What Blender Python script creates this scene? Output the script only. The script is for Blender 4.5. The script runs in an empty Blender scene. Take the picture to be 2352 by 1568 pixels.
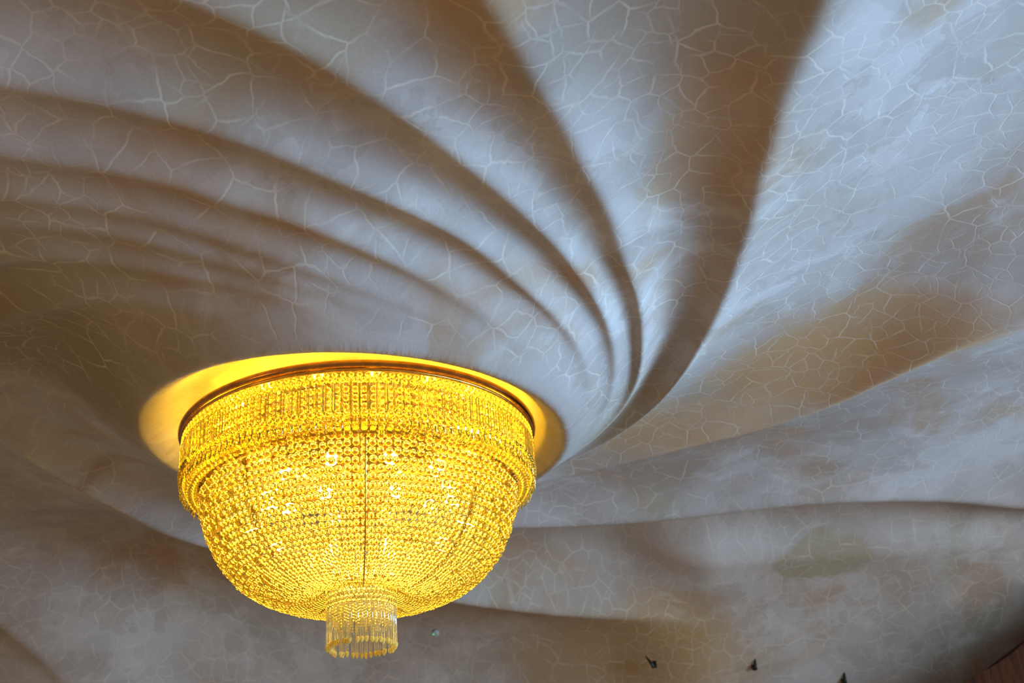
import bpy, math, random
import numpy as np
from mathutils import Matrix, Vector, Euler

random.seed(7); rng = np.random.default_rng(7)
scene = bpy.context.scene
COL = scene.collection
PI = math.pi

# ------------------------------------------------------------------ camera
W, H, FPX = 2352, 1568, 2700.0
EYE = np.array([0.0, 0.0, 1.6])
_p, _r = math.radians(27.434), math.radians(4.318)
FW = np.array([0, math.cos(_p), math.sin(_p)])
_up = np.array([0, -math.sin(_p), math.cos(_p)])
_rt = np.array([1.0, 0, 0])
RT = _rt * math.cos(_r) - _up * math.sin(_r)
UP = _up * math.cos(_r) + _rt * math.sin(_r)
cam_data = bpy.data.cameras.new('camera')
cam_data.sensor_width = 36.0
cam_data.lens = 36.0 * FPX / W
cam_data.clip_start = 0.05
cam_data.dof.use_dof = True
cam_data.dof.focus_distance = 3.75
cam_data.dof.aperture_fstop = 2.8
cam = bpy.data.objects.new('camera', cam_data)
M = Matrix.Identity(4)
for i in range(3):
    M[i][0], M[i][1], M[i][2], M[i][3] = RT[i], UP[i], -FW[i], EYE[i]
cam.matrix_world = M
COL.objects.link(cam)
scene.camera = cam

# ------------------------------------------------------------------ world, daylight, exposure
world = bpy.data.worlds.new('room_light'); scene.world = world
world.use_nodes = True
wb = world.node_tree.nodes['Background']
wb.inputs[0].default_value = (1.0, 0.70, 0.39, 1)      # warm light bouncing about the room
wb.inputs[1].default_value = 0.25

def area(name, loc, target, sx, sy, energy, color):
    d = bpy.data.lights.new(name, 'AREA'); d.shape = 'RECTANGLE'; d.size = sx; d.size_y = sy
    d.energy = energy; d.color = color
    o = bpy.data.objects.new(name, d); COL.objects.link(o)
    o.location = loc
    o.rotation_euler = (Vector(target) - Vector(loc)).to_track_quat('-Z', 'Y').to_euler()
    return o
# two tall windows to the right, plus an added fill light for the cove
for _o in (area('window_and_fill_light', (5.2, 2.6, 2.42), (0.0, 3.2, 3.4), 2.0, 1.6, 136, (0.40, 0.69, 1.0)),
           area('window_and_fill_light', (4.9, 0.4, 2.42), (0.0, 2.6, 3.4), 2.0, 1.6, 84, (0.40, 0.69, 1.0)),
           area('window_and_fill_light', (5.6, 4.9, 2.2), (1.2, 6.0, 3.3), 1.6, 1.6, 32, (0.62, 0.80, 1.0))):  # unseen fill, added to brighten the far fold and cove
    _o.data.spread = 2.1
# unseen warm fill from the left, added to tint the left-facing folds
_o = area('warm_fill_light', (-4.2, 0.4, 1.9), (0.4, 1.9, 3.4), 1.2, 1.2, 4, (1.0, 0.48, 0.09)); _o.data.spread = 1.3

scene.view_settings.view_transform = 'Standard'
scene.view_settings.look = 'None'
scene.view_settings.gamma = 1.0
scene.view_settings.use_curve_mapping = False
scene.view_settings.exposure = 0.0
try:
    scene.cycles.max_bounces = 16
    scene.cycles.transmission_bounces = 14
    scene.cycles.transparent_max_bounces = 16
    scene.cycles.sample_clamp_indirect = 16.0
except Exception:
    pass

# ------------------------------------------------------------------ helpers
def link(name, me, mat=None, parent=None, smooth=False):
    o = bpy.data.objects.new(name, me); COL.objects.link(o)
    if mat is not None and len(me.materials) == 0: me.materials.append(mat)
    if parent is not None: o.parent = parent
    if smooth: me.polygons.foreach_set('use_smooth', [True] * len(me.polygons))
    return o
def mesh(name, v, f):
    me = bpy.data.meshes.new(name); me.from_pydata([tuple(map(float, p)) for p in v], [], [tuple(map(int, q)) for q in f]); me.update()
    return me
def np_mesh(name, V, F):
    """V (n,3), F (m,k) arrays with a constant corner count."""
    me = bpy.data.meshes.new(name); n, m, k = len(V), len(F), F.shape[1]
    me.vertices.add(n); me.vertices.foreach_set('co', V.astype(np.float32).ravel())
    me.loops.add(m * k); me.loops.foreach_set('vertex_index', F.astype(np.int32).ravel())
    me.polygons.add(m); me.polygons.foreach_set('loop_start', np.arange(0, m * k, k, dtype=np.int32))
    me.update(calc_edges=True); me.validate()
    return me
def empty(name, loc=(0, 0, 0)):
    o = bpy.data.objects.new(name, None); COL.objects.link(o); o.location = loc; o.empty_display_size = .1
    return o
def lathe(prof, n, closed=False):
    """prof: list of (r,z) -> verts, quads"""
    V, F = [], []
    for r, z in prof:
        for i in range(n):
            a = 2 * PI * i / n; V.append((r * math.cos(a), r * math.sin(a), z))
    m = len(prof)
    for j in range(m if closed else m - 1):
        for i in range(n):
            a, b = j * n + i, j * n + (i + 1) % n
            c, d = ((j + 1) % m) * n + (i + 1) % n, ((j + 1) % m) * n + i
            F.append((a, b, c, d))
    return V, F
def tube(pts, rad, seg=6):
    pts = [np.array(p, float) for p in pts]; V, F = [], []
    for i, p in enumerate(pts):
        t = pts[min(i + 1, len(pts) - 1)] - pts[max(i - 1, 0)]; t /= np.linalg.norm(t) + 1e-9
        a = np.cross(t, [0, 0, 1.0]);
        if np.linalg.norm(a) < 1e-3: a = np.cross(t, [1.0, 0, 0])
        a /= np.linalg.norm(a); b = np.cross(t, a)
        rr = rad[i] if isinstance(rad, (list, tuple)) else rad
        for s in range(seg):
            w = 2 * PI * s / seg; V.append(p + rr * (math.cos(w) * a + math.sin(w) * b))
    for i in range(len(pts) - 1):
        for s in range(seg):
            F.append((i * seg + s, i * seg + (s + 1) % seg, (i + 1) * seg + (s + 1) % seg, (i + 1) * seg + s))
    F.append(tuple(range(seg))[::-1]); F.append(tuple((len(pts) - 1) * seg + s for s in range(seg)))
    return V, F

# node helper
class NT:
    def __init__(s, name):
        s.mat = bpy.data.materials.new(name); s.mat.use_nodes = True
        s.t = s.mat.node_tree; s.t.nodes.clear(); s.out = s.t.nodes.new('ShaderNodeOutputMaterial')
    def n(s, kind, **kw):
        nd = s.t.nodes.new('ShaderNode' + kind)
        for k, v in kw.items():
            if k in nd.inputs.keys(): nd.inputs[k].default_value = v
            else: setattr(nd, k, v)
        return nd
    def l(s, a, b): s.t.links.new(a, b)
    def val(s, sock, v):
        if hasattr(v, 'is_output'): s.l(v, sock)
        else: sock.default_value = v
    def math(s, op, a, b=0.0, c=0.0, clamp=False):
        nd = s.n('Math', operation=op, use_clamp=clamp)
        for i, v in enumerate((a, b, c)): s.val(nd.inputs[i], v)
        return nd.outputs[0]
    def vmath(s, op, a, b=(0, 0, 0)):
        nd = s.n('VectorMath', operation=op); s.val(nd.inputs[0], a); s.val(nd.inputs[1], b)
        return nd.outputs['Value'] if op in ('LENGTH', 'DISTANCE', 'DOT_PRODUCT') else nd.outputs[0]
    def step(s, x, lo, hi, a=0.0, b=1.0):
        nd = s.n('MapRange', interpolation_type='SMOOTHSTEP'); s.val(nd.inputs[0], x)
        for i, v in enumerate((lo, hi, a, b)): s.val(nd.inputs[1 + i], v)
        return nd.outputs[0]
    def mix(s, f, a, b, blend='MIX'):
        nd = s.n('Mix', data_type='RGBA', blend_type=blend); s.val(nd.inputs[0], f)
        s.val(nd.inputs[6], a if hasattr(a, 'is_output') else (*a, 1)); s.val(nd.inputs[7], b if hasattr(b, 'is_output') else (*b, 1))
        return nd.outputs[2]
    def noise(s, vec, scale, detail=3.0, rough=.5, dist=0.0):
        nd = s.n('TexNoise'); s.l(vec, nd.inputs['Vector']); nd.inputs['Scale'].default_value = scale
        nd.inputs['Detail'].default_value = detail; nd.inputs['Roughness'].default_value = rough; nd.inputs['Distortion'].default_value = dist
        return nd.outputs

# ------------------------------------------------------------------ shared geometry of the ceiling
CX, CY, RIMZ = -0.547, 3.731, 3.19
ZC = 3.48
YC, RC = 5.9 - CY, 1.35            # cove towards the far wall starts here (relative to the lamp)

RIDGES = [  # (radius, degrees) along each fold, going outwards
 [(.74,-45),(.8,-62),(.88,-80),(.95,-91),(1.05,-100),(1.19,-109),(1.4,-121),(1.7,-133),(2.2,-146),(3,-158),(9,-190)],
 [(.74,-28),(.8,-44),(.86,-58),(.92,-68),(1.0,-80),(1.17,-97),(1.28,-103),(1.47,-114),(1.7,-123),(2.2,-136),(3,-150),(9,-180)],
 [(.74,0),(.8,-12),(.87,-29),(.92,-42),(.97,-53),(1.05,-63),(1.16,-77),(1.25,-85),(1.45,-97),(1.63,-106),(1.72,-110),(2.2,-124),(3,-140),(9,-170)],
 [(.74,25),(.85,0),(.93,-20),(1.04,-41),(1.17,-57),(1.3,-68),(1.49,-78.5),(1.67,-86),(1.84,-93),(2.3,-106),(3,-122),(9,-155)],
 [(.74,48),(.85,25),(.93,6.6),(1.01,-17),(1.16,-39.5),(1.39,-56),(1.62,-66),(1.86,-73),(2.3,-82),(3,-95),(9,-130)],
 [(.74,80),(.9,53),(1.0,32),(1.07,17),(1.12,4),(1.18,-6.7),(1.29,-18),(1.39,-26),(1.6,-38),(1.86,-47),(2.13,-52),(3,-66),(9,-100)],
 [(.74,110),(1.0,88),(1.2,66),(1.37,46),(1.54,34),(1.73,26),(1.89,19),(2.03,11),(2.19,4.5),(2.39,1.0),(3,-8),(4,-16),(9,-40)],
 [(.74,165),(1.0,140),(1.4,108),(1.7,87),(1.92,75),(2.04,68.5),(2.21,61),(2.37,54),(2.55,47),(2.77,42),(3.12,38),(3.4,36),(3.8,35),(5,30),(9,15)],
 [(.74,265),(1.0,235),(1.2,212),(1.3,195),(1.38,177),(1.44,163),(1.55,147),(1.75,134),(1.97,125),(2.1,118.5),(2.4,102),(2.68,89.6),(2.78,84.7),(2.93,78),(3.1,71.5),(3.31,65.4),(4,55),(9,40)],
 [(.74,285),(1.0,247),(1.25,230),(1.5,208),(2,182),(2.6,163),(3.2,146),(3.53,133),(3.8,124),(4.8,112),(9,90)],
 [(.74,300),(.9,268),(1.0,256),(1.25,240),(1.6,220),(2.2,202),(3,185),(9,150)],
]
def smoothstep(x, a, b):
    t = np.clip((x - a) / (b - a), 0, 1); return t * t * (3 - 2 * t)

def base_height(r, th):
    """ceiling without folds: flat far out, sinking towards a rounded lip, then up again into a cup over the lamp"""
    g = np.arange(0, 14, .004)
    out = ZC - 0.298 * np.exp(-np.clip(g - .72, 0, 20) / .38)
    cup = ZC - 0.298 + 0.14 * smoothstep(.735 - g, 0.0, .20)
    prof = np.where(g > .735, out, cup)
    kx = np.arange(-14, 15) * .004; ker = np.exp(-.5 * (kx / .016) ** 2); ker /= ker.sum()
    prof = np.convolve(np.pad(prof, 14, mode='edge'), ker, 'valid')
    tilt = (-0.042 * np.cos(th) - .012 * np.sin(th) ** 2) * np.exp(-np.clip(r - .72, 0, 20) / .45) * smoothstep(r, .45, .72)
    r2 = r + .014 * np.cos(th) * (1 - smoothstep(r, .8, 1.1))
    return np.interp(r2, g, prof) + tilt

def ceiling_heights(rs, nth):
    th = np.arange(nth) * 2 * PI / nth
    Z = np.zeros((len(rs), nth))
    freq = np.fft.rfftfreq(nth, 1.0 / nth)
    lr = np.log(rs)
    curves = np.array([np.interp(lr, np.log([p[0] for p in c]), [p[1] for p in c]) for c in RIDGES])
    # smooth the traced folds along the radius
    for _ in range(18):
        s = curves.copy(); s[:, 1:-1] = .25 * curves[:, :-2] + .5 * curves[:, 1:-1] + .25 * curves[:, 2:]; curves = s
    for i, r in enumerate(rs):
        if r < .70:
            continue
        k = np.sort(np.radians(curves[:, i]) % (2 * PI))
        idx = np.searchsorted(k, th, side='right') - 1
        a = k[idx]; b = k[(idx + 1) % len(k)]
        span = (b - a) % (2 * PI); span[span == 0] = 2 * PI
        u = ((th - a) % (2 * PI)) / span
        w = np.minimum(np.minimum(span, 1.0) * r, 2.6)
        amp = 0.105 * w / (1 + .10 * w)
        sc = 4 * u * (1 - u) * amp - 0.08 * amp
        sig = 0.030 / r
        sc = np.fft.irfft(np.fft.rfft(sc) * np.exp(-.5 * (freq * sig) ** 2), nth)
        env = smoothstep(r, .76, 1.05) * (1 - .94 * smoothstep(r, 3.5, 5.4))
        xx, yy = r * np.cos(th), r * np.sin(th)
        env = env * (1 - smoothstep(xx, .95, 1.6) * smoothstep(yy, 2.3, 2.65)) * (1 + .55 * smoothstep(yy, 1.5, 2.2))
        env = env * (1 - .7 * smoothstep(-xx, 1.6, 2.4) * smoothstep(yy, 1.9, 2.7))
        Z[i] = sc * env
    return Z

def bend(x, s, z):
    """roll the far strip of the ceiling down into the far wall"""
    t = np.clip(s - YC, 0, RC * PI / 2); a = t / RC; rest = np.clip(s - YC - RC * PI / 2, 0, None)
    d = z - ZC
    yy = np.minimum(s, YC) + RC * np.sin(a) + d * np.sin(a)
    zz = ZC - RC * (1 - np.cos(a)) - rest + d * np.cos(a)
    return x, yy, zz

rs = np.concatenate([np.linspace(.02, .5, 8), np.linspace(.53, .80, 34), np.geomspace(.81, 11.5, 330)])
NTH = 1296
TH = np.arange(NTH) * 2 * PI / NTH
Zf = ceiling_heights(rs, NTH)
RR, TT = np.meshgrid(rs, TH, indexing='ij')
ZZ = base_height(RR, TT) + Zf
# gentle unevenness of hand-laid plaster
ZZ += smoothstep(RR, .8, 1.6) * (.010 * np.sin(2.1 * RR * np.cos(TT) + 1) * np.sin(1.7 * RR * np.sin(TT)))
PX, PY = RR * np.cos(TT), RR * np.sin(TT)
BX, BY, BZ = bend(PX, PY, ZZ)
V = np.stack([BX + CX, BY + CY, BZ], -1).reshape(-1, 3)
ii, jj = np.meshgrid(np.arange(len(rs) - 1), np.arange(NTH), indexing='ij')
j2 = (jj + 1) % NTH
F = np.stack([ii * NTH + jj, ii * NTH + j2, (ii + 1) * NTH + j2, (ii + 1) * NTH + jj], -1).reshape(-1, 4)
keep = (V[F, 2].min(1) > 0.0) & (V[F, 1].min(1) > -3.5) & (np.abs(V[F, 0]).max(1) < 7.5)
F = F[keep][:, ::-1]
used = np.zeros(len(V), bool); used[F.ravel()] = True
remap = np.cumsum(used) - 1
PLAN = np.stack([PX, PY, 0 * PX], -1).reshape(-1, 3)[used]
Vu = V[used]; F = remap[F]
me_ceiling = np_mesh('ceiling', Vu, F)
att = me_ceiling.attributes.new('plan', 'FLOAT_VECTOR', 'POINT')
att.data.foreach_set('vector', PLAN.astype(np.float32).ravel())
me_ceiling.polygons.foreach_set('use_smooth', np.ones(len(me_ceiling.polygons), dtype=bool))

def plan_point(px, py):
    """place on the plan (relative to the lamp) where the ray through a photo point meets the ceiling"""
    d = FW + (px - W / 2) / FPX * RT - (py - H / 2) / FPX * UP; d /= np.linalg.norm(d)
    P = EYE[None] + d[None] * np.linspace(1.0, 16, 6000)[:, None]
    y = P[:, 1] - CY
    z = np.where(y < YC, ZC, ZC - RC + np.sqrt(np.clip(RC ** 2 - (y - YC) ** 2, 0, None)))
    k = int(np.argmax((P[:, 2] > z) | (y > YC + RC)))
    p = P[k]; yy = p[1] - CY
    if yy > YC:
        a = math.atan2(yy - YC, p[2] - (ZC - RC)); s = YC + RC * a
    else:
        a = 0.0; s = yy
    return p, (p[0] - CX, s), a

# ------------------------------------------------------------------ materials
def plaster():
    t = NT('painted_plaster')
    at = t.n('Attribute', attribute_name='plan'); P = at.outputs['Vector']
    # wandering coordinates
    nz = t.noise(P, 3.0, 2.0)[1]
    wob = t.vmath('SCALE', t.vmath('SUBTRACT', nz, (.5, .5, .5))); wob.node.inputs['Scale'].default_value = .10
    nz2 = t.noise(P, 17.0, 2.0)[1]
    wob2 = t.vmath('SCALE', t.vmath('SUBTRACT', nz2, (.5, .5, .5))); wob2.node.inputs['Scale'].default_value = .030
    Q = t.vmath('ADD', t.vmath('ADD', P, wob), wob2)
    def cracks(scale, width, seed):
        v = t.n('TexVoronoi', feature='DISTANCE_TO_EDGE', voronoi_dimensions='2D'); v.inputs['Scale'].default_value = scale
        v.inputs['Randomness'].default_value = .95
        t.l(t.vmath('ADD', Q, (seed, seed * .7, 0)), v.inputs['Vector'])
        return t.step(v.outputs['Distance'], width * .15, width, 1.0, 0.0)
    c1 = cracks(8.8, .045, 3.0)
    c2 = cracks(13.5, .060, 11.0)
    m1 = t.noise(P, 1.9, 2.0)[0]
    m2 = t.noise(P, 7.0, 2.0)[0]
    k1 = t.math('MULTIPLY', c1, t.step(m2, .38, .66, .10, 1.0))
    k2 = t.math('MULTIPLY', t.math('MULTIPLY', c2, t.step(m2, .60, .40, .0, .8)), t.step(m1, .40, .55, .15, 1.0))
    line = t.math('MULTIPLY', t.math('MAXIMUM', k1, k2, clamp=True), t.step(t.vmath('LENGTH', P), .74, .80))
    # broad mottling: lavender grey, taupe, ochre, sage
    sw = t.noise(P, .9, 4.0, .55, .6)[0]
    col = t.mix(t.step(sw, .35, .65), (.40, .355, .34), (.52, .50, .515))
    sw2 = t.noise(t.vmath('ADD', P, (5, 9, 0)), 1.6, 4.0, .55, .8)[0]
    col = t.mix(t.math('MULTIPLY', t.step(sw2, .50, .68), .75), col, (.40, .275, .185))
    sw3 = t.noise(t.vmath('ADD', P, (-8, 3, 0)), 1.25, 4.0, .5, .8)[0]
    col = t.mix(t.math('MULTIPLY', t.step(sw3, .54, .70), .55), col, (.37, .37, .31))
    sw4 = t.noise(t.vmath('ADD', P, (2, -7, 0)), 2.3, 5.0, .6, 1.2)[0]
    col = t.mix(t.math('MULTIPLY', t.step(sw4, .56, .70), .55), col, (.60, .60, .62))
    # flat patches of a darker wash with their own edges
    v = t.n('TexVoronoi', feature='F1', voronoi_dimensions='2D'); v.inputs['Scale'].default_value = 3.1; t.l(t.vmath('ADD', Q, t.vmath('SUBTRACT', t.noise(P, 5.0, 4.0)[1], (.5, .5, .5))), v.inputs['Vector'])
    sep = t.n('SeparateColor'); t.l(v.outputs['Color'], sep.inputs[0])
    col = t.mix(t.step(sep.outputs[0], .76, .84, 0.0, .26), col, (.30, .25, .215))
    v2 = t.n('TexVoronoi', feature='F1', voronoi_dimensions='2D'); v2.inputs['Scale'].default_value = 8.2; v2.inputs['Randomness'].default_value = .95
    t.l(t.vmath('ADD', Q, (3.0, 2.1, 0)), v2.inputs['Vector'])
    sep2 = t.n('SeparateColor'); t.l(v2.outputs['Color'], sep2.inputs[0])
    col = t.mix(t.step(sep2.outputs[1], .2, .9, 0.0, .22), col, (.30, .27, .25))
    # stains and darker patches, plus orange-brown shade of the folds painted in
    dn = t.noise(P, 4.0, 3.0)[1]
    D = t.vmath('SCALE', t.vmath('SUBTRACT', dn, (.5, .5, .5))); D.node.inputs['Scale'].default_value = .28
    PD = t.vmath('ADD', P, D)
    for (px, py, rx, ry, c, f, soft) in STAINS_AND_SHADE:
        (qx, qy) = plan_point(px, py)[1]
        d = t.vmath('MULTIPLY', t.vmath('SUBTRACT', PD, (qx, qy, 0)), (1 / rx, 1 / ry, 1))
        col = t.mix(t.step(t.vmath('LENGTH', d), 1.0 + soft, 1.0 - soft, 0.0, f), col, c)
    col = t.mix(t.math('MULTIPLY', line, .40), col, (.74, .69, .62))
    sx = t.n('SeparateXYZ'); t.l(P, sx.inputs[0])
    col = t.mix(t.step(sx.outputs[1], 1.2, 2.9, 0.0, .9), col, (1.0, .90, .78), 'MULTIPLY')  # warm tint painted over the cove to offset the blue daylight there
    gr = t.noise(P, 120.0, 2.0)[0]
    col = t.mix(.10, col, gr, 'OVERLAY')
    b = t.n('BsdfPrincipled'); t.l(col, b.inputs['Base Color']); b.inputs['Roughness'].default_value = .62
    b.inputs['Specular IOR Level'].default_value = .25
    bp = t.n('Bump'); bp.inputs['Strength'].default_value = .12; bp.inputs['Distance'].default_value = .004
    rad = t.vmath('LENGTH', P)
    dirv = t.vmath('NORMALIZE', P)
    cv = t.n('CombineXYZ'); sp = t.n('SeparateXYZ'); t.l(dirv, sp.inputs[0])
    t.l(sp.outputs[0], cv.inputs[0]); t.l(sp.outputs[1], cv.inputs[1]); t.l(t.math('MULTIPLY', rad, .35), cv.inputs[2])
    streak = t.math('MULTIPLY', t.noise(cv.outputs[0], 26.0, 3.0)[0], t.step(rad, .70, .76, 26.0, 0.0))
    t.l(t.math('ADD', streak, t.math('ADD', line, t.math('MULTIPLY', t.noise(P, 26.0, 4.0)[0], .6))), bp.inputs['Height']); t.l(bp.outputs[0], b.inputs['Normal'])
    t.l(b.outputs[0], t.out.inputs[0])
    return t.mat
STAINS_AND_SHADE = [  # photo x, y, half size on the plan, colour, strength, edge softness
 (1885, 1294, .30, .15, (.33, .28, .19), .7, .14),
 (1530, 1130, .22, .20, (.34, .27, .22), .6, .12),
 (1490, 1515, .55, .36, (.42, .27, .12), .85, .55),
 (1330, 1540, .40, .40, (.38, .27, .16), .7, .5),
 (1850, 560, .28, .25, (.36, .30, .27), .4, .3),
 (2050, 790, .42, .24, (.46, .29, .15), .85, .5),  # warm shade on the near side of a fold, put into the colour
 (1850, 880, .36, .24, (.50, .31, .15), .85, .5),  # same shaded fold side, painted orange-brown
 (1600, 980, .42, .20, (.52, .35, .20), .75, .5),  # same painted shade, nearer the lamp
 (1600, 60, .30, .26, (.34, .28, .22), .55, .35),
 (1080, 70, .13, .26, (.48, .33, .18), .4, .5),  # orange-brown of a shaded fold side, painted in
 (560, 70, .34, .20, (.42, .31, .20), .35, .5),  # shaded side of a further fold, painted ochre
 (1660, 330, .16, .34, (.48, .33, .20), .5, .5),  # warm shade beside a fold, painted into the plaster colour
 (60, 640, .40, .45, (.33, .30, .23), .6, .6),  # olive-brown patch at the left
 (120, 770, .35, .45, (.26, .20, .13), .6, .5),  # deeper brown patch beside it
]
M_PLASTER = plaster()

def metal(name, c, rough, bump=0.0):
    t = NT(name); b = t.n('BsdfPrincipled'); tc = t.n('TexCoord')
    nz = t.noise(tc.outputs['Object'], 30.0, 3.0)[0]
    t.l(t.mix(t.step(nz, .35, .7), c, tuple(x * .7 for x in c)), b.inputs['Base Color'])
    b.inputs['Metallic'].default_value = 1.0; b.inputs['Roughness'].default_value = rough
    t.l(b.outputs[0], t.out.inputs[0]); return t.mat
M_COPPER = metal('copper_band', (.62, .30, .10), .22)
M_BRASS = metal('brass', (.85, .55, .16), .25)
M_IRON = metal('dark_iron', (.055, .055, .04), .5)

def crystal(name, milky, tint=(1, .96, .86), rough=.03, wash=None):
    """cut crystal: clear glass with a share of scattering in the many facets"""
    t = NT(name)
    g = t.n('BsdfGlass'); g.inputs['Color'].default_value = (*tint, 1); g.inputs['Roughness'].default_value = rough; g.inputs['IOR'].default_value = 1.55
    tr = t.n('BsdfTranslucent'); tr.inputs['Color'].default_value = (*(wash or tint), 1)
    df = t.n('BsdfDiffuse'); df.inputs['Color'].default_value = (*(wash or tint), 1)
    m1 = t.n('MixShader'); m1.inputs[0].default_value = .35; t.l(tr.outputs[0], m1.inputs[1]); t.l(df.outputs[0], m1.inputs[2])
    m2 = t.n('MixShader'); m2.inputs[0].default_value = milky; t.l(g.outputs[0], m2.inputs[1]); t.l(m1.outputs[0], m2.inputs[2])
    tc = t.n('TexCoord'); geo = t.n('NewGeometry')
    nz = t.noise(geo.outputs['Position'], 60.0, 1.0)[0]
    t.l(t.step(nz, .35, .65, milky * .7, min(1, milky * 1.3)), m2.inputs[0])
    t.l(m2.outputs[0], t.out.inputs[0]); return t.mat
M_BEAD = crystal('cut_crystal_bead', .05, (1, .955, .64), .0, (1, .84, .10))
M_PRISM = crystal('cut_crystal_prism', .10, (1, .96, .72), .0, (1, .86, .12))
def tube_glass():
    t = NT('clear_glass_rod')
    tr = t.n('BsdfTransparent'); tr.inputs[0].default_value = (.96, .97, .94, 1)
    gl = t.n('BsdfGlossy'); gl.inputs['Roughness'].default_value = .06
    tl = t.n('BsdfTranslucent'); tl.inputs[0].default_value = (.95, .95, .88, 1)
    lw = t.n('LayerWeight'); lw.inputs['Blend'].default_value = .35
    tc = t.n('TexCoord'); nz = t.noise(tc.outputs['Object'], 90.0, 2.0)[0]
    m1 = t.n('MixShader'); t.l(t.step(nz, .3, .7, .06, .16), m1.inputs[0]); t.l(tr.outputs[0], m1.inputs[1]); t.l(tl.outputs[0], m1.inputs[2])
    m2 = t.n('MixShader'); t.l(t.math('MULTIPLY', lw.outputs['Facing'], .6), m2.inputs[0]); t.l(m1.outputs[0], m2.inputs[1]); t.l(gl.outputs[0], m2.inputs[2])
    t.l(m2.outputs[0], t.out.inputs[0]); return t.mat
M_ROD = tube_glass()
M_TIP = crystal('painted_glow_tip', .85, (1, .90, .50), .1, (1, .86, .34))  # yellow of light piped down the rods, put into the tip colour

def emit(name, c, s):
    t = NT(name); e = t.n('Emission'); e.inputs[0].default_value = (*c, 1); e.inputs[1].default_value = s
    tc = t.n('TexCoord'); nz = t.noise(tc.outputs['Object'], 4.0, 1.0)[0]
    t.l(t.step(nz, 0, 1, s * .9, s * 1.1), e.inputs[1])
    t.l(e.outputs[0], t.out.inputs[0]); return t.mat
LAMP = (1.0, .67, .16)
M_BULB = emit('glowing_bulb', LAMP, 14.5)
M_BULB_TOP = emit('frosted_bulb', (1.0, .57, .012), 62)
M_LED = emit('green_indicator', (.1, 1.0, .45), 1.2)

def wood():
    t = NT('dark_red_wood'); tc = t.n('TexCoord'); mp = t.n('Mapping'); mp.inputs['Scale'].default_value = (9, 9, .9)
    mp.inputs['Rotation'].default_value = (0, .5, 0)
    t.l(tc.outputs['Object'], mp.inputs['Vector'])
    nz = t.noise(mp.outputs[0], 3.0, 6.0, .6, 1.0)[0]
    b = t.n('BsdfPrincipled'); t.l(t.mix(t.step(nz, .3, .7), (.030, .007, .002), (.085, .024, .005)), b.inputs['Base Color'])
    b.inputs['Roughness'].default_value = .7; b.inputs['Specular IOR Level'].default_value = .12; t.l(b.outputs[0], t.out.inputs[0]); return t.mat
M_WOOD = wood()
def plain(name, c, rough=.5):
    t = NT(name); b = t.n('BsdfPrincipled'); tc = t.n('TexCoord')
    nz = t.noise(tc.outputs['Object'], 20.0, 2.0)[0]
    t.l(t.mix(nz, c, tuple(x * .85 for x in c)), b.inputs['Base Color']); b.inputs['Roughness'].default_value = rough
    t.l(b.outputs[0], t.out.inputs[0]); return t.mat
M_WHITE = plain('white_plastic', (.42, .42, .38))

# ------------------------------------------------------------------ structure: ceiling with its cove
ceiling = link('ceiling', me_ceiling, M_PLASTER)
ceiling['kind'] = 'structure'; ceiling['category'] = 'ceiling'
ceiling['label'] = 'painted plaster ceiling with swirling folds and pale crackle lines'

# ------------------------------------------------------------------ chandelier
ch = empty('chandelier', (CX, CY, RIMZ))
ch['label'] = 'large golden crystal bowl chandelier glowing at the centre of the ceiling swirl'
ch['category'] = 'chandelier'

# rim: rolled copper band, with a bead moulding under it
V_, F_ = lathe([(.588, -.004), (.596, -.006), (.603, .000), (.606, .008), (.603, .015), (.596, .018), (.588, .016)], 160, True)
rim = link('rim', mesh('rim', V_, F_), M_COPPER, ch, True); rim['label'] = 'dark copper rim band'
V_, F_ = lathe([(.580, -.014), (.588, -.016), (.592, -.011), (.590, -.005), (.582, -.004)], 160, True)
link('rim_moulding', mesh('rim_moulding', V_, F_), M_BRASS, ch, True)
# brass hoops carrying the strings
for nm, r, z, w in (('hoop', .520, -.186, .005), ('hoop', .118, -.515, .004), ('hoop', .572, -.150, .002)):
    V_, F_ = lathe([(r + w * math.cos(a), z + w * math.sin(a)) for a in np.arange(6) * PI / 3], 120, True)
    link(nm, mesh(nm, V_, F_), M_BRASS, ch, True)
# ceiling mount and stem
V_, F_ = lathe([(.0, .115), (.10, .115), (.11, .10), (.06, .085), (.02, .07), (.02, -.30), (.05, -.32), (.05, -.345), (.0, -.35)], 32)
link('stem', mesh('stem', V_, F_), M_BRASS, ch, True)

PROF = np.array([(.522, -.192), (.514, -.25), (.495, -.32), (.466, -.385), (.427, -.442), (.378, -.49), (.322, -.522), (.26, -.545), (.20, -.552), (.155, -.540), (.118, -.515)])
def smooth_poly(P, n=400):
    # Catmull-Rom
    out = []
    Q = np.vstack([2 * P[0] - P[1], P, 2 * P[-1] - P[-2]])
    for i in range(1, len(Q) - 2):
        for t in np.linspace(0, 1, n // (len(P) - 1), endpoint=False):
            a, b, c, d = Q[i - 1:i + 3]
            out.append(.5 * ((2 * b) + (-a + c) * t + (2 * a - 5 * b + 4 * c - d) * t * t + (-a + 3 * b - 3 * c + d) * t ** 3))
    out.append(P[-1]); return np.array(out)
PC = smooth_poly(PROF)
S = np.concatenate([[0], np.cumsum(np.linalg.norm(np.diff(PC, axis=0), axis=1))])
def at_s(s): return np.interp(s, S, PC[:, 0]), np.interp(s, S, PC[:, 1])

# ribs of the bowl
NEAR = math.atan2(-CY, -CX)                    # direction from the lamp to the camera
for k in range(8):
    a = NEAR + .03 + k * PI / 4
    off = .008 if k == 0 else -.012
    pts = [((r + off) * math.cos(a), (r + off) * math.sin(a), z - .5 * off) for r, z in PC[::12]]
    V_, F_ = tube(pts, .0024, 6); link('rib', mesh('rib', V_, F_), M_BRASS, ch, True)

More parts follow.
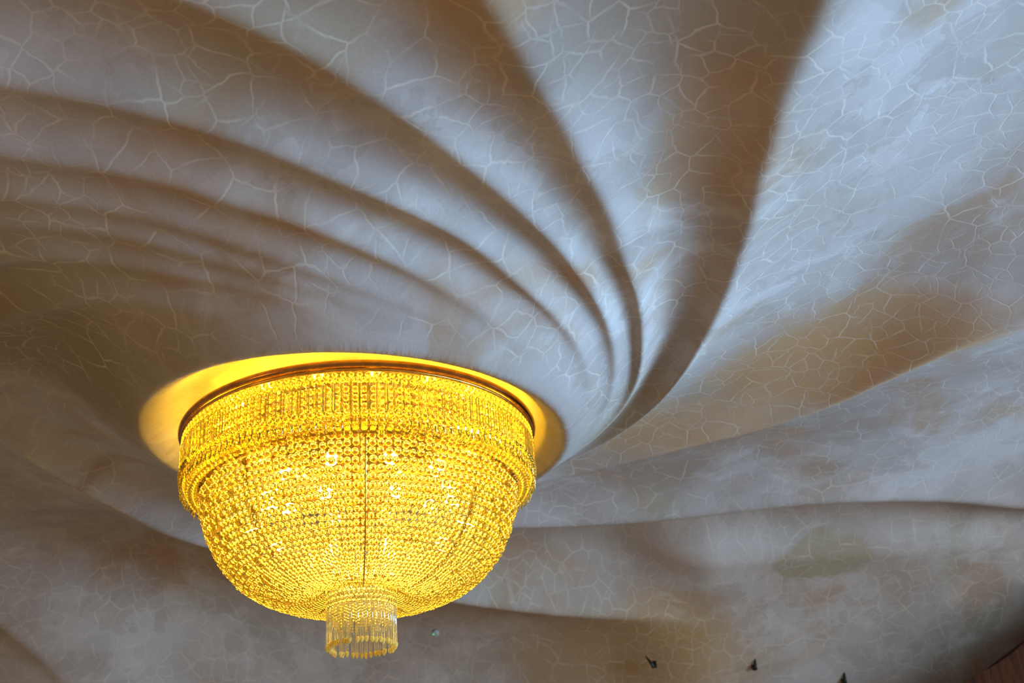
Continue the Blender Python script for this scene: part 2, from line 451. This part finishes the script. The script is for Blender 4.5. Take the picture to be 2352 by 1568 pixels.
# --- cut beads
def bead_shape(seg=8):
    rings = [(.60, .80), (.96, .34), (.96, -.34), (.60, -.80)]
    V_ = [(0, 0, 1.0)]
    for rr, z in rings:
        for i in range(seg): V_.append((rr * math.cos(2 * PI * i / seg), rr * math.sin(2 * PI * i / seg) , z))
    V_.append((0, 0, -1.0)); F_ = []
    for i in range(seg): F_.append((0, 1 + i, 1 + (i + 1) % seg))
    for j in range(3):
        for i in range(seg):
            a, b, c, d = 1 + j * seg + i, 1 + j * seg + (i + 1) % seg, 1 + (j + 1) * seg + (i + 1) % seg, 1 + (j + 1) * seg + i
            F_ += [(a, d, c), (a, c, b)]
    n = 1 + 3 * seg
    for i in range(seg): F_.append((n + i, n + seg, n + (i + 1) % seg))
    return np.array(V_, float), np.array(F_)
BV, BF = bead_shape()
beads = []     # (pos, radius, rotation)
NS = 132
row, s = 0, 0.0
while s < S[-1] - .004:
    r, z = at_s(s); pitch = 2 * PI * r / NS
    for i in range(NS):
        # panels between ribs hang with small gaps
        a = NEAR + 2 * PI * (i + .5) / NS
        jit = rng.normal(0, .07, 3) * pitch
        beads.append((r * math.cos(a) + jit[0], r * math.sin(a) + jit[1], z + jit[2], pitch * .52, row, a))
    s += pitch * 1.02; row += 1
# small beads above and below the prisms
for z, rad, n, rr in ((-.030, .011, 128, .552), (-.058, .011, 128, .552), (-.086, .011, 128, .552), (-.114, .011, 128, .552), (-.142, .011, 128, .552), (-.170, .011, 128, .548), (-.186, .0118, 140, .562), (-.190, .0118, 136, .541), (-.026, .0095, 150, .585), (-.043, .0095, 150, .586), (-.150, .0125, 142, .586), (-.168, .0105, 142, .572)):
    for i in range(n):
        a = NEAR + 2 * PI * (i + .5 * (z < -.04)) / n
        beads.append((rr * math.cos(a), rr * math.sin(a), z, rad, -1, a))
# pendant collar: rings of beads, then short strings of uneven length
for q in range(4):
    for i in range(44):
        a = NEAR + 2 * PI * (i + .5 * (q % 2)) / 44
        beads.append((.108 * math.cos(a), .108 * math.sin(a), -.522 - q * .0165, .0078, -2, a))
for i in range(88):
    a = NEAR + 2 * PI * (i + .3) / 88; rr = .100 - .012 * (i % 3)
    for q in range(3 + int(rng.integers(0, 4))):
        beads.append((rr * math.cos(a), rr * math.sin(a), -.585 - q * .0095 - .003 * (i % 3), .0046, -2, a))
beads = np.array(beads)
d_ang = np.abs((beads[:, 5] - NEAR + PI) % (2 * PI) - PI)
cand = np.where((beads[:, 4] >= 0) & (beads[:, 4] < 9) & (d_ang < math.radians(46)))[0]
cand = cand[np.argsort(-(beads[cand, 3] * (1.2 - .35 * d_ang[cand])))][:300]
single = np.zeros(len(beads), bool); single[cand] = True
def rot(e):
    return np.array(Euler(tuple(e)).to_matrix())
me_bead = np_mesh('bead', BV, BF); me_bead.materials.append(M_BEAD); pass
for k in cand:
    o = link('bead', me_bead, None, ch); o.location = beads[k, :3]; o.scale = (beads[k, 3],) * 3
    o.rotation_euler = tuple(rng.uniform(0, 6.28, 3))
rest = beads[~single]
EV = rng.uniform(0, 6.28, (len(rest), 3)); pool = [rot(e) for e in EV[:300]]
VV = np.concatenate([(BV @ pool[k % 300].T) * b[3] + b[:3] for k, b in enumerate(rest)])
FF = np.concatenate([BF + k * len(BV) for k in range(len(rest))])
o = link('bead_strings', np_mesh('bead_strings', VV, FF), M_BEAD, ch); o['kind'] = 'stuff'
o['label'] = 'strings of small cut crystal beads'

# --- prisms of the skirt and drops under them
def prism_shape():
    n = 6; V_, F_ = [], []
    lv = [(.0015, 0), (.0066, -.006), (.0066, -.092), (.0015, -.100)]
    for r, z in lv:
        for i in range(n): V_.append((r * math.cos(2 * PI * i / n), r * math.sin(2 * PI * i / n), z))
    for j in range(3):
        for i in range(n): F_.append((j * n + i, (j + 1) * n + i, (j + 1) * n + (i + 1) % n, j * n + (i + 1) % n))
    F_.append(tuple(range(n))); F_.append(tuple(range(3 * n, 4 * n))[::-1])
    return V_, F_
def drop_shape():
    n = 6; V_, F_ = [(0, 0, 0)], []
    lv = [(.0055, -.007), (.0085, -.018), (.0060, -.031)]
    for r, z in lv:
        for i in range(n): V_.append((r * math.cos(2 * PI * i / n), .7 * r * math.sin(2 * PI * i / n), z))
    V_.append((0, 0, -.046))
    for i in range(n): F_.append((0, 1 + i, 1 + (i + 1) % n))
    for j in range(2):
        for i in range(n): F_.append((1 + j * n + i, 1 + (j + 1) * n + i, 1 + (j + 1) * n + (i + 1) % n, 1 + j * n + (i + 1) % n))
    for i in range(n): F_.append((1 + 2 * n + i, 1 + 3 * n, 1 + 2 * n + (i + 1) % n))
    return V_, F_
me_prism = mesh('prism', *prism_shape()); me_prism.materials.append(M_PRISM)
me_drop = mesh('drop', *drop_shape()); me_drop.materials.append(M_BEAD)
NP = 142
for i in range(NP):
    a = NEAR + 2 * PI * i / NP
    p = link('prism', me_prism, None, ch); rr = .588
    p.location = (rr * math.cos(a), rr * math.sin(a), -.050); p.rotation_euler = (0, rng.normal(0, .01), a + rng.uniform(0, .5))
    d = link('drop', me_drop, None, ch)
    d.location = (.588 * math.cos(a), .588 * math.sin(a), -.156 + rng.normal(0, .002)); d.rotation_euler = (rng.normal(0, .05), rng.normal(0, .05), a + PI / 2)

# --- rods of the lower pendant
def rod_shape():
    n = 10; V_, F_ = [], []
    for r, z in [(.0062, 0), (.0062, -.170)]:
        for i in range(n): V_.append((r * math.cos(2 * PI * i / n), r * math.sin(2 * PI * i / n), z))
    for i in range(n): F_.append((i, n + i, n + (i + 1) % n, (i + 1) % n))
    F_.append(tuple(range(n))); F_.append(tuple(range(n, 2 * n))[::-1])
    return V_, F_
def tip_shape():
    n = 10; V_, F_ = [], []
    for r, z in [(.0060, 0), (.0071, -.004), (.0064, -.010), (.0035, -.016)]:
        for i in range(n): V_.append((r * math.cos(2 * PI * i / n), r * math.sin(2 * PI * i / n), z))
    V_.append((0, 0, -.019))
    for j in range(3):
        for i in range(n): F_.append((j * n + i, (j + 1) * n + i, (j + 1) * n + (i + 1) % n, j * n + (i + 1) % n))
    for i in range(n): F_.append((3 * n + i, 4 * n, 3 * n + (i + 1) % n))
    F_.append(tuple(range(n)))
    return V_, F_
me_rod = mesh('rod', *rod_shape()); me_rod.materials.append(M_ROD)
me_tip = mesh('tip', *tip_shape()); me_tip.materials.append(M_TIP)
for me_ in (me_rod, me_tip): me_.polygons.foreach_set('use_smooth', [len(p.vertices) < 5 for p in me_.polygons])
NR = 44
for i in range(NR):
    if i == 31: continue                                  # one rod is missing
    a = NEAR + 2 * PI * i / NR
    p = link('rod', me_rod, None, ch); p.location = (.106 * math.cos(a), .106 * math.sin(a), -.522 + rng.normal(0, .0015))
    p.rotation_euler = (rng.normal(0, .012), rng.normal(0, .012), 0)
    q = link('tip', me_tip, None, p); q.location = (0, 0, -.1705)

# --- bulbs on their holders
def bulb_shape():
    pr = [(.0, .030), (.012, .028), (.021, .019), (.024, .004), (.020, -.012), (.011, -.026), (.008, -.034), (.0, -.035)]
    return lathe(pr, 12)
me_bulb = mesh('bulb', *bulb_shape()); me_bulb.materials.append(M_BULB)
me_bulb.polygons.foreach_set('use_smooth', [True] * len(me_bulb.polygons))
me_holder = mesh('holder', *lathe([(.0, -.030), (.011, -.031), (.012, -.055), (.016, -.060), (.0, -.062)], 12)); me_holder.materials.append(M_BRASS)
me_bulb_top = me_bulb.copy(); me_bulb_top.materials.clear(); me_bulb_top.materials.append(M_BULB_TOP)
def bulbs(n, r, z, a0, tilt, me_bulb=me_bulb):
    for i in range(n):
        a = a0 + 2 * PI * i / n
        b = link('bulb', me_bulb, None, ch); b.location = (r * math.cos(a), r * math.sin(a), z)
        b.rotation_euler = Euler((0, tilt, a))
        h = link('holder', me_holder, None, b)
        bx, by, bz = -math.sin(tilt) * .06 + r, 0, z - .06 * math.cos(tilt)
        V_, F_ = tube([(bx * math.cos(a), bx * math.sin(a), bz), (.5 * bx * math.cos(a), .5 * bx * math.sin(a), bz - .01), (.02 * math.cos(a), .02 * math.sin(a), bz - .005)], .004, 6)
        link('arm', mesh('arm', V_, F_), M_BRASS, ch, True)
bulbs(10, .30, -.17, NEAR + .32, 2.4)
bulbs(10, .35, -.30, NEAR + .32, 2.2)
bulbs(6, .17, -.42, NEAR + .5, 2.8)
bulbs(3, .045, -.475, NEAR, PI)  # added inside the pendant to light the rod tips
bulbs(16, .46, .056, NEAR + .1, 1.45, me_bulb_top)
V_, F_ = lathe([(.0, .062), (.36, .062), (.365, .058), (.36, .054), (.0, .054)], 64)
link('top_plate', mesh('top_plate', V_, F_), M_BRASS, ch)  # reflector added for golden reflections inside the bowl

# ------------------------------------------------------------------ iron hooks in the cove
def hook(px, py, lean, side, label):
    p, pl, a = plan_point(px, py)
    h = empty('wall_hook', tuple(p)); h['label'] = label; h['category'] = 'hook'; h['group'] = 'iron hooks in the plaster cove'
    h.rotation_euler = (-(PI / 2 - a), 0, 0) if False else (0, 0, 0)
    nrm = Vector((0, -math.sin(a), -math.cos(a)))       # out of the plaster
    R = nrm.to_track_quat('Z', 'Y').to_matrix()
    # mount: a short square stub let into the plaster
    m = .016
    V_ = []
    for z, k in ((-.02, 1.0), (.045, .8)):
        for sx, sy in ((-1, -1), (1, -1), (1, 1), (-1, 1)): V_.append(R @ Vector((sx * m * k + side * .012, sy * m * k, z)))
    F_ = [(0, 1, 5, 4), (1, 2, 6, 5), (2, 3, 7, 6), (3, 0, 4, 7), (0, 3, 2, 1), (4, 5, 6, 7)]
    link('mount', mesh('mount', V_, F_), M_IRON, h)
    out = nrm * .040
    pts = [out + Vector((0, 0, -.010)), out + Vector((lean * .02, 0, .03)), out + Vector((lean * .055, 0, .085))]
    V_, F_ = tube([tuple(q) for q in pts], [.015, .012, .005], 8)
    link('prong', mesh('prong', V_, F_), M_IRON, h, True)
    h.scale = (.72,) * 3
hook(1500, 1524, -1.0, 1.0, 'dark iron hook leaning sideways in the brown-stained plaster')
hook(1733, 1530, .15, -.8, 'upright dark iron hook between the leaning hook and the last one')
hook(1938, 1562, .12, -.8, 'upright dark iron hook closest to the dark wooden panel')

# ------------------------------------------------------------------ small detector
p, pl, a = plan_point(1000, 1456)
nrm = Vector((0, -math.sin(a), -math.cos(a)))
det = empty('smoke_detector', tuple(p)); det['label'] = 'tiny pale round detector with a green light below the chandelier'; det['category'] = 'detector'
det.rotation_euler = nrm.to_track_quat('Z', 'Y').to_euler()
V_, F_ = lathe([(.0, .003), (.013, .003), (.018, .002), (.021, .000), (.021, -.02), (0, -.02)], 24)
link('body', mesh('body', V_, F_), M_WHITE, det, True)
V_, F_ = lathe([(.0, .004), (.003, .003), (.004, 0), (.004, -.003), (0, -.003)], 10)
led = link('indicator', mesh('indicator', V_, F_), M_LED, det, True); led.location = (-.011, .003, .003)

# ------------------------------------------------------------------ wooden panel in the corner of the far wall
edge = [(2120, 1640), (2170, 1600), (2215, 1568), (2232, 1555), (2260, 1541), (2290, 1524), (2322, 1502), (2340, 1487), (2356, 1474), (2400, 1440), (2470, 1400)]
YP = CY + YC + RC - .75
def on_y(px, py, Y):
    d = FW + (px - W / 2) / FPX * RT - (py - H / 2) / FPX * UP
    return EYE + d * (Y / d[1])
E_ = [on_y(x, y, YP) for x, y in edge]
xl, zl = E_[-1][0], E_[-1][2]
arch = [(xl + .9 * (1 - math.cos(t)) , zl + .42 * math.sin(t)) for t in np.linspace(.25, PI / 2, 8)] + [(xl + 2.2, zl + .42)]
poly = [(e[0], e[2]) for e in E_] + arch + [(xl + 2.2, 0.0), (E_[0][0], 0.0)]
n = len(poly)
V_ = [(x, YP, z) for x, z in poly] + [(x, YP + .80, z) for x, z in poly]
F_ = [tuple(range(n)), tuple(range(n, 2 * n))[::-1]] + [(i, i + n, (i + 1) % n + n, (i + 1) % n) for i in range(n)]
pan = link('trim_1', mesh('trim_1', V_, F_), M_WOOD); pan['kind'] = 'structure'; pan['category'] = 'wood panel'
pan['label'] = 'dark reddish wooden door surround with a curved top edge in the lower corner'
